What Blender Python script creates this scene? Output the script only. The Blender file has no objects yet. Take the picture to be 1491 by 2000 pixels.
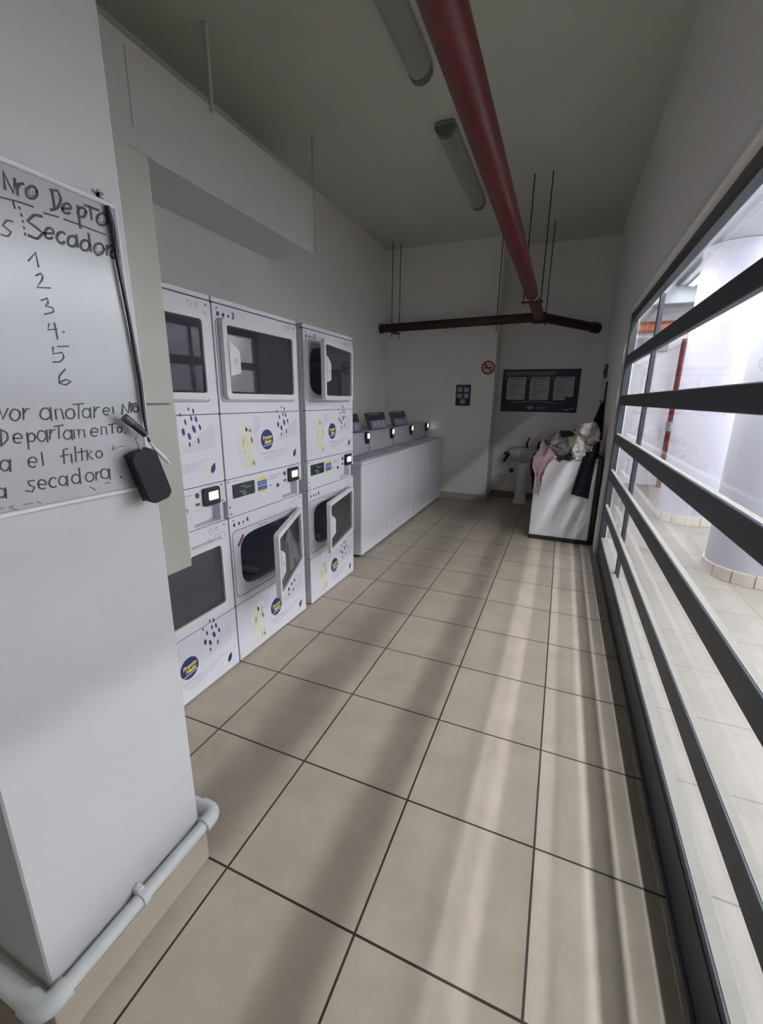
import bpy, bmesh, math, random
from mathutils import Vector, Matrix
C = bpy.context
SC = C.scene
PI = math.pi
random.seed(7)

# ------------------------------------------------------------------ camera, world, light, exposure
def rot_axes(yaw, pitch, roll):
    cy, sy, cp, sp = math.cos(yaw), math.sin(yaw), math.cos(pitch), math.sin(pitch)
    fwd = Vector((sy * cp, cy * cp, -sp))
    right = Vector((cy, -sy, 0))
    down = fwd.cross(right)
    cr, sr = math.cos(roll), math.sin(roll)
    return cr * right + sr * down, -sr * right + cr * down, fwd
r_, d_, f_ = rot_axes(-0.3903, 0.2590, -0.0129)
cam_data = bpy.data.cameras.new('camera')
cam = bpy.data.objects.new('camera', cam_data)
SC.collection.objects.link(cam)
cam.matrix_world = Matrix(((r_.x, -d_.x, -f_.x, 0), (r_.y, -d_.y, -f_.y, 0), (r_.z, -d_.z, -f_.z, 1.45), (0, 0, 0, 1)))
cam_data.sensor_fit = 'HORIZONTAL'
cam_data.sensor_width = 36.0
cam_data.lens = 834.25 * 36.0 / 1491.0
cam_data.clip_start = 0.02
cam_data.clip_end = 60
SC.camera = cam

world = bpy.data.worlds.new('world')
SC.world = world
world.use_nodes = True
world.node_tree.nodes['Background'].inputs[0].default_value = (0.75, 0.8, 0.9, 1)
world.node_tree.nodes['Background'].inputs[1].default_value = 0.05

SC.view_settings.view_transform = 'Standard'
SC.view_settings.look = 'None'
SC.view_settings.gamma = 1.0
SC.view_settings.use_curve_mapping = False
SC.view_settings.exposure = 1.78
try:
    SC.cycles.use_denoising = True
    SC.cycles.max_bounces = 10
    SC.cycles.diffuse_bounces = 6
    SC.cycles.transparent_max_bounces = 16
    SC.cycles.caustics_reflective = False
    SC.cycles.caustics_refractive = False
    SC.cycles.sample_clamp_indirect = 6.0
except Exception:
    pass

LAMP_COL = (0.96, 0.965, 1.0)
def area(name, loc, sx, sy, power, rot=(0, 0, 0), col=LAMP_COL):
    l = bpy.data.lights.new(name, 'AREA')
    l.shape = 'RECTANGLE'; l.size = sx; l.size_y = sy
    l.energy = power; l.color = col
    o = bpy.data.objects.new(name, l)
    SC.collection.objects.link(o)
    o.location = loc; o.rotation_euler = rot
    return o
# fluorescent strips of the corridor outside the glass wall, plus an added wall washer last: (x, y centre, z, length, watts)
CORRIDOR_LAMPS = [            # x, y, z, length, watts down / towards the room / away from it
    (0.762, 3.9, 2.93, 8.0, 0.028, (35.0, 31.0, 3.0)),
    (1.52, 1.15, 3.09, 3.2, 0.09, (13.5, 12.5, 1.0)),
    (1.52, 7.45, 3.09, 1.2, 0.09, (4.2, 3.6, 1.0)),
    (2.30, 4.6, 3.12, 6.8, 0.35, (8.0, 8.0, 20.0)),
    (3.00, 4.4, 3.00, 7.1, 0.35, (14.0, 10.0, 130.0)),  # unseen lamp added to wash the outer wall for soft fill
]
for lx, ly, lz, ln, lw, (pd, pi_, po) in CORRIDOR_LAMPS:
    area('corridor_light', (lx, ly, lz), lw, ln, pd)
    area('corridor_light', (lx - .005, ly, lz + .012), lw, ln, pi_, (0, math.radians(68), 0))     # the tube's inward flank
    area('corridor_light', (lx + .005, ly, lz + .012), lw, ln, po, (0, math.radians(-68), 0))    # the tube's outward flank; on the last lamp, the added wall wash

# ------------------------------------------------------------------ materials
MATS = {}
def mat(name, col, rough=0.5, metal=0.0, spec=0.5, noise=0.0, nscale=8.0, bump=0.0, bscale=200.0, emit=None, estr=0.0, coat=0.0):
    if name in MATS:
        return MATS[name]
    m = bpy.data.materials.new(name)
    m.use_nodes = True
    nt = m.node_tree; N = nt.nodes; L = nt.links
    p = N['Principled BSDF']
    p.inputs['Base Color'].default_value = (*col, 1)
    p.inputs['Roughness'].default_value = rough
    p.inputs['Metallic'].default_value = metal
    p.inputs['Specular IOR Level'].default_value = spec
    p.inputs['Coat Weight'].default_value = coat
    if noise > 0 or bump > 0:
        tc = N.new('ShaderNodeTexCoord')
    if noise > 0:
        nz = N.new('ShaderNodeTexNoise'); nz.inputs['Scale'].default_value = nscale; nz.inputs['Detail'].default_value = 5
        L.new(tc.outputs['Object'], nz.inputs['Vector'])
        mx = N.new('ShaderNodeMix'); mx.data_type = 'RGBA'
        mx.inputs['A'].default_value = (*[c * (1 - noise) for c in col], 1)
        mx.inputs['B'].default_value = (*[min(1, c * (1 + noise)) for c in col], 1)
        L.new(nz.outputs['Fac'], mx.inputs['Factor'])
        L.new(mx.outputs['Result'], p.inputs['Base Color'])
    if bump > 0:
        nb = N.new('ShaderNodeTexNoise'); nb.inputs['Scale'].default_value = bscale; nb.inputs['Detail'].default_value = 3
        L.new(tc.outputs['Object'], nb.inputs['Vector'])
        b = N.new('ShaderNodeBump'); b.inputs['Strength'].default_value = bump; b.inputs['Distance'].default_value = 0.002
        L.new(nb.outputs['Fac'], b.inputs['Height'])
        L.new(b.outputs['Normal'], p.inputs['Normal'])
    if emit:
        p.inputs['Emission Color'].default_value = (*emit, 1)
        p.inputs['Emission Strength'].default_value = estr
    MATS[name] = m
    return m

def glass_mat(name, tint, refl=1.0, rough=0.0, ior=1.5, haze=0.0):
    if name in MATS:
        return MATS[name]
    m = bpy.data.materials.new(name); m.use_nodes = True
    nt = m.node_tree; N = nt.nodes; L = nt.links
    N.remove(N['Principled BSDF'])
    t = N.new('ShaderNodeBsdfTransparent'); t.inputs[0].default_value = (*tint, 1)
    g = N.new('ShaderNodeBsdfGlossy'); g.inputs['Roughness'].default_value = rough
    g.inputs['Color'].default_value = (refl, refl, refl, 1)
    fr = N.new('ShaderNodeFresnel'); fr.inputs['IOR'].default_value = ior
    base = t
    if haze > 0:                                  # an even grey-blue diffuse share in the pane
        df = N.new('ShaderNodeBsdfDiffuse'); df.inputs[0].default_value = (0.13, 0.135, 0.16, 1)
        base = N.new('ShaderNodeMixShader'); base.inputs[0].default_value = haze
        L.new(t.outputs[0], base.inputs[1]); L.new(df.outputs[0], base.inputs[2])
    ge = N.new('ShaderNodeNewGeometry')
    mr = N.new('ShaderNodeMapRange')
    mr.inputs['To Min'].default_value = ior; mr.inputs['To Max'].default_value = 1 / ior
    L.new(ge.outputs['Backfacing'], mr.inputs['Value']); L.new(mr.outputs['Result'], fr.inputs['IOR'])
    mx = N.new('ShaderNodeMixShader')
    L.new(fr.outputs[0], mx.inputs[0]); L.new(base.outputs[0], mx.inputs[1]); L.new(g.outputs[0], mx.inputs[2])
    L.new(mx.outputs[0], N['Material Output'].inputs['Surface'])
    MATS[name] = m
    return m

def tile_mat(name, tile=(0.45, 0.39, 0.318), grout=(0.045, 0.034, 0.027), ox=-0.827, oy=0.770, size=0.45, gap=0.0075):
    m = bpy.data.materials.new(name); m.use_nodes = True
    nt = m.node_tree; N = nt.nodes; L = nt.links
    p = N['Principled BSDF']
    tc = N.new('ShaderNodeTexCoord')
    mp = N.new('ShaderNodeMapping'); mp.inputs['Location'].default_value = (-ox + 20 * size + gap / 2, -oy + 20 * size + gap / 2, 0)
    L.new(tc.outputs['Object'], mp.inputs['Vector'])
    br = N.new('ShaderNodeTexBrick')
    br.offset = 0.0; br.squash = 1.0
    br.inputs['Scale'].default_value = 1.0
    br.inputs['Brick Width'].default_value = size
    br.inputs['Row Height'].default_value = size
    br.inputs['Mortar Size'].default_value = gap / 2
    br.inputs['Mortar Smooth'].default_value = 0.15
    br.inputs['Bias'].default_value = 0.0
    br.inputs['Color1'].default_value = (*tile, 1)
    br.inputs['Color2'].default_value = (*[c * 0.94 for c in tile], 1)
    br.inputs['Mortar'].default_value = (*grout, 1)
    L.new(mp.outputs[0], br.inputs['Vector'])
    nz = N.new('ShaderNodeTexNoise'); nz.inputs['Scale'].default_value = 5.0; nz.inputs['Detail'].default_value = 7; nz.inputs['Roughness'].default_value = 0.62
    L.new(tc.outputs['Object'], nz.inputs['Vector'])
    rp = N.new('ShaderNodeValToRGB')
    rp.color_ramp.elements[0].position = 0.3; rp.color_ramp.elements[0].color = (0.86, 0.85, 0.84, 1)
    rp.color_ramp.elements[1].position = 0.7; rp.color_ramp.elements[1].color = (1.04, 1.04, 1.03, 1)
    L.new(nz.outputs['Fac'], rp.inputs['Fac'])
    mx = N.new('ShaderNodeMix'); mx.data_type = 'RGBA'; mx.blend_type = 'MULTIPLY'; mx.inputs['Factor'].default_value = 1.0
    L.new(br.outputs['Color'], mx.inputs['A']); L.new(rp.outputs['Color'], mx.inputs['B'])
    L.new(mx.outputs['Result'], p.inputs['Base Color'])
    p.inputs['Roughness'].default_value = 0.42
    p.inputs['Specular IOR Level'].default_value = 0.35
    b = N.new('ShaderNodeBump'); b.inputs['Strength'].default_value = 0.5; b.inputs['Distance'].default_value = 0.002; b.invert = True
    L.new(br.outputs['Fac'], b.inputs['Height']); L.new(b.outputs['Normal'], p.inputs['Normal'])
    MATS[name] = m
    return m

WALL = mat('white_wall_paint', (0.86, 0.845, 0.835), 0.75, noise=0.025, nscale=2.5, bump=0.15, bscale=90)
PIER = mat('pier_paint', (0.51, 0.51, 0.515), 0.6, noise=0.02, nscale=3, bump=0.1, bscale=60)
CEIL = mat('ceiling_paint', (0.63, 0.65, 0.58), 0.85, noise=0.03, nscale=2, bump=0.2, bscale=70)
FLOOR = tile_mat('floor_tiles')
FLOOR_OUT = tile_mat('corridor_tiles', tile=(0.26, 0.235, 0.21), grout=(0.14, 0.125, 0.11), ox=-0.827 + 0.02, oy=0.770 + 0.06)
SKIRT = mat('beige_skirting', (0.47, 0.42, 0.34), 0.4, noise=0.06, nscale=9)
FRAME = mat('dark_grey_steel', (0.050, 0.058, 0.072), 0.45, noise=0.08, nscale=20)
APPL = mat('appliance_white', (0.67, 0.665, 0.72), 0.32, noise=0.01, nscale=4)
APPL2 = mat('washer_white', (0.70, 0.70, 0.76), 0.35, noise=0.01, nscale=4)
DOORW = mat('door_white_plastic', (0.68, 0.68, 0.69), 0.4)
GREYP = mat('washer_grey_top', (0.42, 0.42, 0.47), 0.4, noise=0.02)
DARKIN = mat('dark_interior', (0.03, 0.03, 0.035), 0.7)
DRUM = mat('drum_steel', (0.60, 0.61, 0.70), 0.5, metal=0.0, noise=0.1, nscale=15)
BLACKP = mat('black_plastic', (0.018, 0.018, 0.022), 0.35)
NAVY = mat('navy_print', (0.028, 0.030, 0.15), 0.45)
YELL = mat('yellow_print', (0.72, 0.66, 0.12), 0.5)
YELLF = mat('faded_yellow_print', (0.74, 0.72, 0.34), 0.5)
YELLP = mat('pale_yellow_print', (0.68, 0.66, 0.36), 0.5)
PALEG = mat('pale_grey_print', (0.60, 0.60, 0.655), 0.45)
GREYL = mat('grey_print', (0.30, 0.30, 0.33), 0.5)
RED = mat('red_pipe_paint', (0.115, 0.013, 0.015), 0.36, noise=0.12, nscale=6)
REDB = mat('red_print', (0.27, 0.055, 0.055), 0.5)
POST = mat('poster_navy', (0.030, 0.030, 0.072), 0.45)
WHITEP = mat('white_print', (0.66, 0.66, 0.68), 0.55)
STEEL = mat('galvanised_steel', (0.35, 0.35, 0.36), 0.4, metal=0.7)
ROD = mat('dark_rod', (0.06, 0.06, 0.06), 0.5, metal=0.3)
RED2 = mat('brown_red_pipe_paint', (0.045, 0.020, 0.018), 0.5, noise=0.15, nscale=6)
PVC = mat('white_plastic_pipe', (0.66, 0.68, 0.67), 0.42, noise=0.03, nscale=12)
BEIGE = mat('beige_sheet_metal', (0.34, 0.345, 0.30), 0.5, noise=0.02, nscale=3)
SCREEN = mat('lit_screen', (0.9, 0.9, 0.95), 0.4, emit=(0.95, 0.92, 1.0), estr=1.1)
PLUM = mat('reader_black', (0.025, 0.016, 0.026), 0.3)
PANE = glass_mat('clear_pane', (0.97, 0.985, 0.98), ior=1.12)
DOORGLASS = glass_mat('smoked_pane', (0.42, 0.43, 0.46), refl=0.9, rough=0.03, ior=1.6, haze=0.35)

# ------------------------------------------------------------------ mesh helpers
def obj(name, bm, m, parent=None, loc=(0, 0, 0), smooth=None, rot=(0, 0, 0)):
    me = bpy.data.meshes.new(name)
    if isinstance(bm, bpy.types.Mesh):
        me = bm
    else:
        bmesh.ops.recalc_face_normals(bm, faces=bm.faces[:])
        bm.to_mesh(me); bm.free()
    for k in (m if isinstance(m, (list, tuple)) else [m]):
        me.materials.append(k)
    o = bpy.data.objects.new(name, me)
    SC.collection.objects.link(o)
    o.location = loc; o.rotation_euler = rot
    if parent is not None:
        o.parent = parent
    if smooth is not None:
        for p in me.polygons:
            p.use_smooth = True
        try:
            me.set_sharp_from_angle(angle=math.radians(smooth))
        except Exception:
            pass
    return o
def tag(o, label=None, cat=None, group=None, kind=None):
    if label: o['label'] = label
    if cat: o['category'] = cat
    if group: o['group'] = group
    if kind: o['kind'] = kind
    return o
def thing(name, label, cat, loc=(0, 0, 0), rot=(0, 0, 0), group=None):
    o = bpy.data.objects.new(name, None)
    SC.collection.objects.link(o)
    o.empty_display_size = 0.1
    o.location = loc; o.rotation_euler = rot
    return tag(o, label, cat, group)
def struct(name, bm, m, label, cat, smooth=None):
    o = obj(name, bm, m, smooth=smooth)
    return tag(o, label, cat, kind='structure')
def merge(bm, src, mi=0):
    me = bpy.data.meshes.new('tmp')
    for f in src.faces:
        f.material_index = mi
    src.to_mesh(me); src.free()
    bm.from_mesh(me)
    bpy.data.meshes.remove(me)
def BM():
    return bmesh.new()
def box(bm, x0, x1, y0, y1, z0, z1, bev=0.0, seg=2, mi=0):
    b = bmesh.new()
    bmesh.ops.create_cube(b, size=1.0)
    for v in b.verts:
        v.co = Vector((x0 + (v.co.x + .5) * (x1 - x0), y0 + (v.co.y + .5) * (y1 - y0), z0 + (v.co.z + .5) * (z1 - z0)))
    if bev > 0:
        bmesh.ops.bevel(b, geom=b.edges[:], offset=bev, segments=seg, profile=0.5, affect='EDGES')
    merge(bm, b, mi)
    return bm
def ring(c, u, v, r, n):
    return [c + u * (r * math.cos(2 * PI * i / n)) + v * (r * math.sin(2 * PI * i / n)) for i in range(n)]
def skin(bm, rings, cap=True, mi=0):
    vs = [[bm.verts.new(p) for p in rg] for rg in rings]
    n = len(vs[0]); fs = []
    for a, b in zip(vs, vs[1:]):
        for i in range(n):
            j = (i + 1) % n
            fs.append(bm.faces.new((a[i], a[j], b[j], b[i])))
    if cap:
        fs.append(bm.faces.new(vs[0][::-1])); fs.append(bm.faces.new(vs[-1]))
    for f in fs:
        f.material_index = mi
    return bm
def frame_of(d):
    d = d.normalized()
    a = Vector((0, 0, 1)) if abs(d.z) < 0.9 else Vector((1, 0, 0))
    u = d.cross(a).normalized()
    return u, d.cross(u).normalized()
def cyl(bm, p0, p1, r, n=20, r1=None, mi=0):
    p0, p1 = Vector(p0), Vector(p1)
    u, v = frame_of(p1 - p0)
    return skin(bm, [ring(p0, u, v, r, n), ring(p1, u, v, r if r1 is None else r1, n)], True, mi)
def tube(bm, pts, r, n=12, mi=0):
    pts = [Vector(p) for p in pts]
    rs = r if isinstance(r, (list, tuple)) else [r] * len(pts)
    d0 = (pts[1] - pts[0]).normalized()
    u, v = frame_of(d0)
    rings = []
    for i, p in enumerate(pts):
        a = (pts[min(i + 1, len(pts) - 1)] - pts[max(i - 1, 0)]).normalized()
        q = d0.rotation_difference(a)
        u = q @ u; v = q @ v; d0 = a
        rings.append(ring(p, u, v, rs[i], n))
    return skin(bm, rings, True, mi)
def bend(p0, p1, p2, rad, n=6):
    """points of a round bend at p1 between p0 and p2"""
    p0, p1, p2 = Vector(p0), Vector(p1), Vector(p2)
    a = p1 + (p0 - p1).normalized() * rad
    b = p1 + (p2 - p1).normalized() * rad
    return [(a * (1 - t) ** 2 + p1 * 2 * t * (1 - t) + b * t * t) for t in [i / n for i in range(n + 1)]]
def rrect(a0, a1, b0, b1, r, n=5):
    pts = []
    for cx, cy, s in ((a1 - r, b1 - r, 0), (a0 + r, b1 - r, 90), (a0 + r, b0 + r, 180), (a1 - r, b0 + r, 270)):
        for i in range(n + 1):
            t = math.radians(s + 90 * i / n)
            pts.append((cx + r * math.cos(t), cy + r * math.sin(t)))
    return pts
def superell(cx, cy, a, b, e, n=40):
    pts = []
    for i in range(n):
        t = 2 * PI * i / n
        c, s = math.cos(t), math.sin(t)
        pts.append((cx + a * math.copysign(abs(c) ** (2 / e), c), cy + b * math.copysign(abs(s) ** (2 / e), s)))
    return pts
AX = {'x': lambda d, a, b: Vector((d, a, b)), 'y': lambda d, a, b: Vector((a, d, b)), 'z': lambda d, a, b: Vector((a, b, d))}
def plate(bm, loops, d0, d1, axis='x', mi=0):
    """a flat plate between depths d0 and d1 along axis; loops[0] is the outline, the rest are holes"""
    b = bmesh.new(); F = AX[axis]
    front, back = [], []
    for lp in loops:
        vs = [b.verts.new(F(d1, *p)) for p in lp]
        front.append(vs)
        for i in range(len(vs)):
            b.edges.new((vs[i], vs[(i + 1) % len(vs)]))
    bmesh.ops.triangle_fill(b, use_beauty=True, use_dissolve=False, edges=b.edges[:])
    faces = b.faces[:]
    mp = {}
    for vs in front:
        for v in vs:
            w = v.co.copy()
            if axis == 'x': w.x = d0
            elif axis == 'y': w.y = d0
            else: w.z = d0
            mp[v] = b.verts.new(w)
    for f in faces:
        b.faces.new([mp[v] for v in reversed(f.verts)])
    for vs in front:
        for i in range(len(vs)):
            j = (i + 1) % len(vs)
            b.faces.new((vs[i], vs[j], mp[vs[j]], mp[vs[i]]))
    bmesh.ops.recalc_face_normals(b, faces=b.faces[:])
    merge(bm, b, mi)
    return bm
def spot(bm, cy, cz, ry, rz, ang, d0, d1, axis='x', n=14, mi=0, point=False):
    """an elliptic (or leaf shaped) printed mark"""
    pts = []
    for i in range(n):
        t = 2 * PI * i / n
        a, b = ry * math.cos(t), rz * math.sin(t)
        if point:
            a *= (1 - 0.55 * max(0, math.sin(t)))
        pts.append((cy + a * math.cos(ang) - b * math.sin(ang), cz + a * math.sin(ang) + b * math.cos(ang)))
    return plate(bm, [pts], d0, d1, axis, mi)
def text_bm(s, size, depth, shear=0.0, bold=0.0, align='CENTER'):
    cu = bpy.data.curves.new('txt', 'FONT')
    cu.body = s; cu.size = size; cu.extrude = depth; cu.shear = shear; cu.offset = bold
    cu.align_x = align; cu.align_y = 'CENTER'; cu.resolution_u = 2
    o = bpy.data.objects.new('txt', cu)
    SC.collection.objects.link(o)
    dg = C.evaluated_depsgraph_get()
    me = bpy.data.meshes.new_from_object(o.evaluated_get(dg))
    SC.collection.objects.unlink(o)
    bpy.data.objects.remove(o); bpy.data.curves.remove(cu)
    b = bmesh.new(); b.from_mesh(me); bpy.data.meshes.remove(me)
    return b
def put_text(bm, s, size, depth, facing, pos, rot=0.0, mi=0, **k):
    b = text_bm(s, size, depth, **k)
    R = Matrix.Rotation(rot, 4, 'Z')
    if facing == '+x':
        M = Matrix(((0, 0, 1, 0), (1, 0, 0, 0), (0, 1, 0, 0), (0, 0, 0, 1)))
    else:  # '-y'
        M = Matrix(((1, 0, 0, 0), (0, 0, -1, 0), (0, 1, 0, 0), (0, 0, 0, 1)))
    b.transform(Matrix.Translation(pos) @ M @ R)
    merge(bm, b, mi)
    return bm
def stroke(bm, pts, w, x, t=0.0006, mi=0):
    """a marker stroke on a plane facing +x: pts are (y, z) in metres"""
    if len(pts) > 3:                             # round off the gentle corners of a pen line
        V2 = [Vector(p) for p in pts]
        out = [V2[0]]
        for a, q, c_ in zip(V2, V2[1:], V2[2:]):
            u, v = q - a, c_ - q
            if u.length > 1e-5 and v.length > 1e-5 and u.angle(v) < 1.35:
                out += [q - u * .28, q + (v * .28 - u * .28) * .25, q + v * .28]
            else:
                out.append(q)
        pts = out + [V2[-1]]
    P = [Vector((0, a, b)) for a, b in pts]
    Q = [P[0]]
    for p in P[1:]:
        if (p - Q[-1]).length > 1e-4: Q.append(p)
    if len(Q) < 2:
        Q.append(Q[0] + Vector((0, w * .4, -w * .4)))
    L, R = [], []
    for i, p in enumerate(Q):
        d = (Q[min(i + 1, len(Q) - 1)] - Q[max(i - 1, 0)])
        if d.length < 1e-6: d = Vector((0, 1, 0))
        d.normalize()
        n = Vector((0, -d.z, d.y)) * (w / 2)
        e = Vector((0, 0, 0))
        if i == 0: e = -d * w * .4
        if i == len(Q) - 1: e = d * w * .4
        L.append(p + n + e); R.append(p - n + e)
    def V(p, k): return bm.verts.new((x + k, p.y, p.z))
    lt = [V(p, t) for p in L]; rt = [V(p, t) for p in R]; lb = [V(p, 0) for p in L]; rb = [V(p, 0) for p in R]
    for i in range(len(Q) - 1):
        for q in ((lt[i], rt[i], rt[i + 1], lt[i + 1]), (lb[i], lt[i], lt[i + 1], lb[i + 1]), (rt[i], rb[i], rb[i + 1], rt[i + 1])):
            f = bm.faces.new(q); f.material_index = mi
    return bm
def copy_tree(o, parent=None):
    c = o.copy(); SC.collection.objects.link(c)
    if parent is not None: c.parent = parent
    for ch in [k for k in SC.objects if k.parent == o]:
        copy_tree(ch, c)
    return c

# ================================================================== the setting
YB, YW = -2.2, 4.42                       # back of the room, far end of the glass wall
LX, RX = -2.54, 0.43                      # left wall, inner face of the right wall
CZ = 3.47
struct('floor', box(BM(), LX - .1, 0.5, YB, 6.85, -0.12, 0), FLOOR, 'beige square tiled floor of the laundry room', 'floor')
struct('floor_corridor', box(BM(), 0.5, 4.0, YB - 1, 9.2, -0.12, -0.002), FLOOR_OUT, 'brightly lit beige tiled floor of the corridor beyond the glass', 'floor')
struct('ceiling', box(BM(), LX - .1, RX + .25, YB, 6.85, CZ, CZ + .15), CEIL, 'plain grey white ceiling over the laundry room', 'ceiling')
struct('wall_left', box(BM(), LX - .15, LX, YB, 6.4, 0, CZ), WALL, 'long white wall behind the dryers and washers', 'wall')
b = BM(); box(b, LX - .1, -0.925, 6.26, 6.85, 0, CZ)
struct('wall_far', b, WALL, 'white far wall with the small notice and the no smoking sign', 'wall')
struct('wall_recess', box(BM(), -0.93, RX + .2, 6.72, 6.86, 0, CZ), WALL, 'white recessed wall behind the sink carrying the large blue poster', 'wall')
b = BM()
box(b, RX, RX + .075, YB, 6.86, 2.185, CZ)
box(b, RX, RX + .075, YW + .06, 6.86, 0, 2.19)
box(b, RX, RX + .075, YB, -1.75, 0, 2.19)
struct('wall_right', b, WALL, 'white wall above and beyond the long barred window', 'wall')
struct('wall_near', box(BM(), LX - .1, RX + .2, YB - .12, YB, 0, CZ), WALL, 'white wall behind the camera', 'wall')
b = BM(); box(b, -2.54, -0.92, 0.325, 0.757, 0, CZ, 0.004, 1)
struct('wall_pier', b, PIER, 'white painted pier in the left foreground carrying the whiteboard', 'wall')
# skirtings
b = BM()
box(b, -0.92, -0.908, 0.313, 0.769, 0, 0.102, .001, 1); box(b, -2.5, -0.9205, 0.757, 0.769, 0, 0.102, .001, 1); box(b, -2.5, -0.9205, 0.313, 0.325, 0, 0.102, .001, 1)
struct('baseboard_pier', b, SKIRT, 'beige tile skirting round the foot of the white pier', 'baseboard')
b = BM()
box(b, -2.3, -0.913, 6.248, 6.26, 0, .10, .001, 1); box(b, -0.925, -0.913, 6.26, 6.72, 0, .10, .001, 1)
struct('baseboard_far', b, SKIRT, 'beige tile skirting along the white far wall', 'baseboard')
struct('baseboard_recess', box(BM(), -0.913, RX, 6.708, 6.72, 0, .10, .001, 1), mat('brown_skirting', (.20, .165, .13), .5), 'dark beige tile skirting under the poster wall', 'baseboard')

# glass wall: dark steel frame, five flat bars, uprights, panes
PALE_TOP = mat('pale_ledge', (.30, .29, .26), .8, noise=.1, nscale=30)  # paler tone laid along the top faces of rail and bars
win = thing('window_1', 'long floor to ceiling barred window in dark grey steel along the corridor', 'window')
win['kind'] = 'structure'
b = BM()
box(b, .455, .50, -1.75, YW, 2.115, 2.185, .003, 1)      # head
box(b, .452, .505, YW, YW + .06, 0, 2.185, .003, 1)       # end post
box(b, .455, .50, -1.75, -1.69, 0, 2.15, .003, 1)
obj('frame', b, FRAME, win)
b = BM()
box(b, .452, .492, -1.70, YW, 0, .165, .003, 1); box(b, .457, .500, -1.70, YW, .165, .188, .003, 1); box(b, .447, .453, -1.70, YW, .0, .022, .001, 1)
br = obj('bottom_rail', b, FRAME, win)
obj('pale_top', box(BM(), .466, .4998, -1.695, YW - .002, .187, .190), PALE_TOP, br)
for z in (1.795, 1.463, 1.135, .808, .475):
    bb = BM(); box(bb, .452, .482, -1.70, YW, z - .041, z + .041, .003, 1)
    br = obj('bar', bb, FRAME, win)
    obj('pale_top', box(BM(), .4600, .4818, -1.695, YW - .002, z + .0405, z + .0425), PALE_TOP, br)
for y in (3.48, 1.0, -.6):
    bb = BM(); box(bb, .497, .525, y - .02, y + .02, .16, 2.13, .002, 1)
    if y == 3.48:
        obj('mullion', bb, FRAME, win)
    else:
        bb.free()
for ya, yb in ((-1.70, 3.455), (3.505, YW)):
    obj('pane', box(BM(), .508, .512, ya, yb, .17, 2.125), PANE, win)
# lit plaster edge round the opening
b = BM(); box(b, RX, .512, YW + .055, YW + .085, 0, 2.2, .004, 1); box(b, RX - .006, .50, -1.75, YW + .09, 2.19, 2.235, .006, 2)
struct('trim_1', b, mat('plaster_reveal', (.74, .74, .73), .6), 'narrow white plaster reveal round the barred window', 'window reveal')

# ---- corridor outside
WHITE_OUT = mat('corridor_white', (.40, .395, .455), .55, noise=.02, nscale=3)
GREY_BEAM = mat('beam_paint', (.30, .315, .34), .7)
struct('ceiling_corridor', box(BM(), RX + .075, 4.0, YB - 1, 9.2, 3.37, 3.5), mat('corridor_ceiling_paint', (.42, .43, .46), .8), 'bright white ceiling of the corridor outside the window', 'ceiling')
b = BM(); box(b, 1.38, 1.95, YB - 1, 8.89, 3.125, 3.37, .01, 1); box(b, .8, 3.85, 8.2, 8.5, 2.9, 3.37, .01, 1)
struct('beam', b, GREY_BEAM, 'grey concrete beam over the round white columns', 'beam')
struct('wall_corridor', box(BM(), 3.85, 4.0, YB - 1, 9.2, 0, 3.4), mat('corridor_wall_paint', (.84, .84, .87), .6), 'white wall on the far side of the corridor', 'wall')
struct('wall_corridor_end', box(BM(), .505, 4.0, 8.9, 9.05, 0, 3.4), mat('corridor_end_paint', (.58, .56, .60), .6, noise=.05, nscale=2), 'pale wall closing the end of the corridor', 'wall')
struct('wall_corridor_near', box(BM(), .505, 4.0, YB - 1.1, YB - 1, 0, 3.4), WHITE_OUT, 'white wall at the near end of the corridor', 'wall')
def column(cx, cy, r, lab):
    t = thing('column', lab, 'column', (cx, cy, 0))
    t['kind'] = 'structure'
    b = BM(); cyl(b, (0, 0, 0), (0, 0, 3.12), r, 48)
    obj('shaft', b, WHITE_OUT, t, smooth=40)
    b = BM(); n = 14
    for i in range(n):                         # skirting tiles round the foot
        a0, a1 = 2 * PI * (i + .025) / n, 2 * PI * (i + .975) / n
        st = [a0 + (a1 - a0) * k / 5 for k in range(6)]
        lp = [((r + .016) * math.cos(a), (r + .016) * math.sin(a)) for a in st] + [(r * math.cos(a) * .99, r * math.sin(a) * .99) for a in st[::-1]]
        plate(b, [lp], 0, .105, 'z')
    obj('skirting', b, mat('column_skirting', (.52, .48, .42), .45), t)
    return t
column(1.66, 4.45, .335, 'round white column nearest the barred window, with a beige tiled foot')
column(1.60, 6.40, .325, 'round white column further down the corridor, left of the nearer column')
ORANGE = mat('orange_red_paint', (.42, .12, .06), .5, noise=.1, nscale=5)
t = thing('fire_pipe', 'orange red pipe run with a dark red riser on the far corridor wall', 'pipe')
b = BM(); cyl(b, (.75, 8.80, 2.66), (3.84, 8.80, 2.66), .085, 20); obj('horizontal_pipe', b, ORANGE, t, smooth=50)
b = BM(); cyl(b, (1.72, 8.72, 0), (1.72, 8.72, 2.45), .07, 18); obj('riser', b, RED, t, smooth=50)
b = BM(); cyl(b, (1.72, 8.72, .98), (1.72, 8.72, 1.14), .085, 18); cyl(b, (1.72, 8.72, 1.06), (1.72, 8.60, 1.06), .035, 14); obj('valve', b, STEEL, t, smooth=50)
b = BM(); box(b, .75, 1.5, 8.84, 8.9, 2.28, 2.5); tag(obj('lintel', b, mat('grey_lintel', (.2, .19, .2), .6)), 'dark grey lintel strip under the orange pipe', 'lintel', kind='structure')
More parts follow.
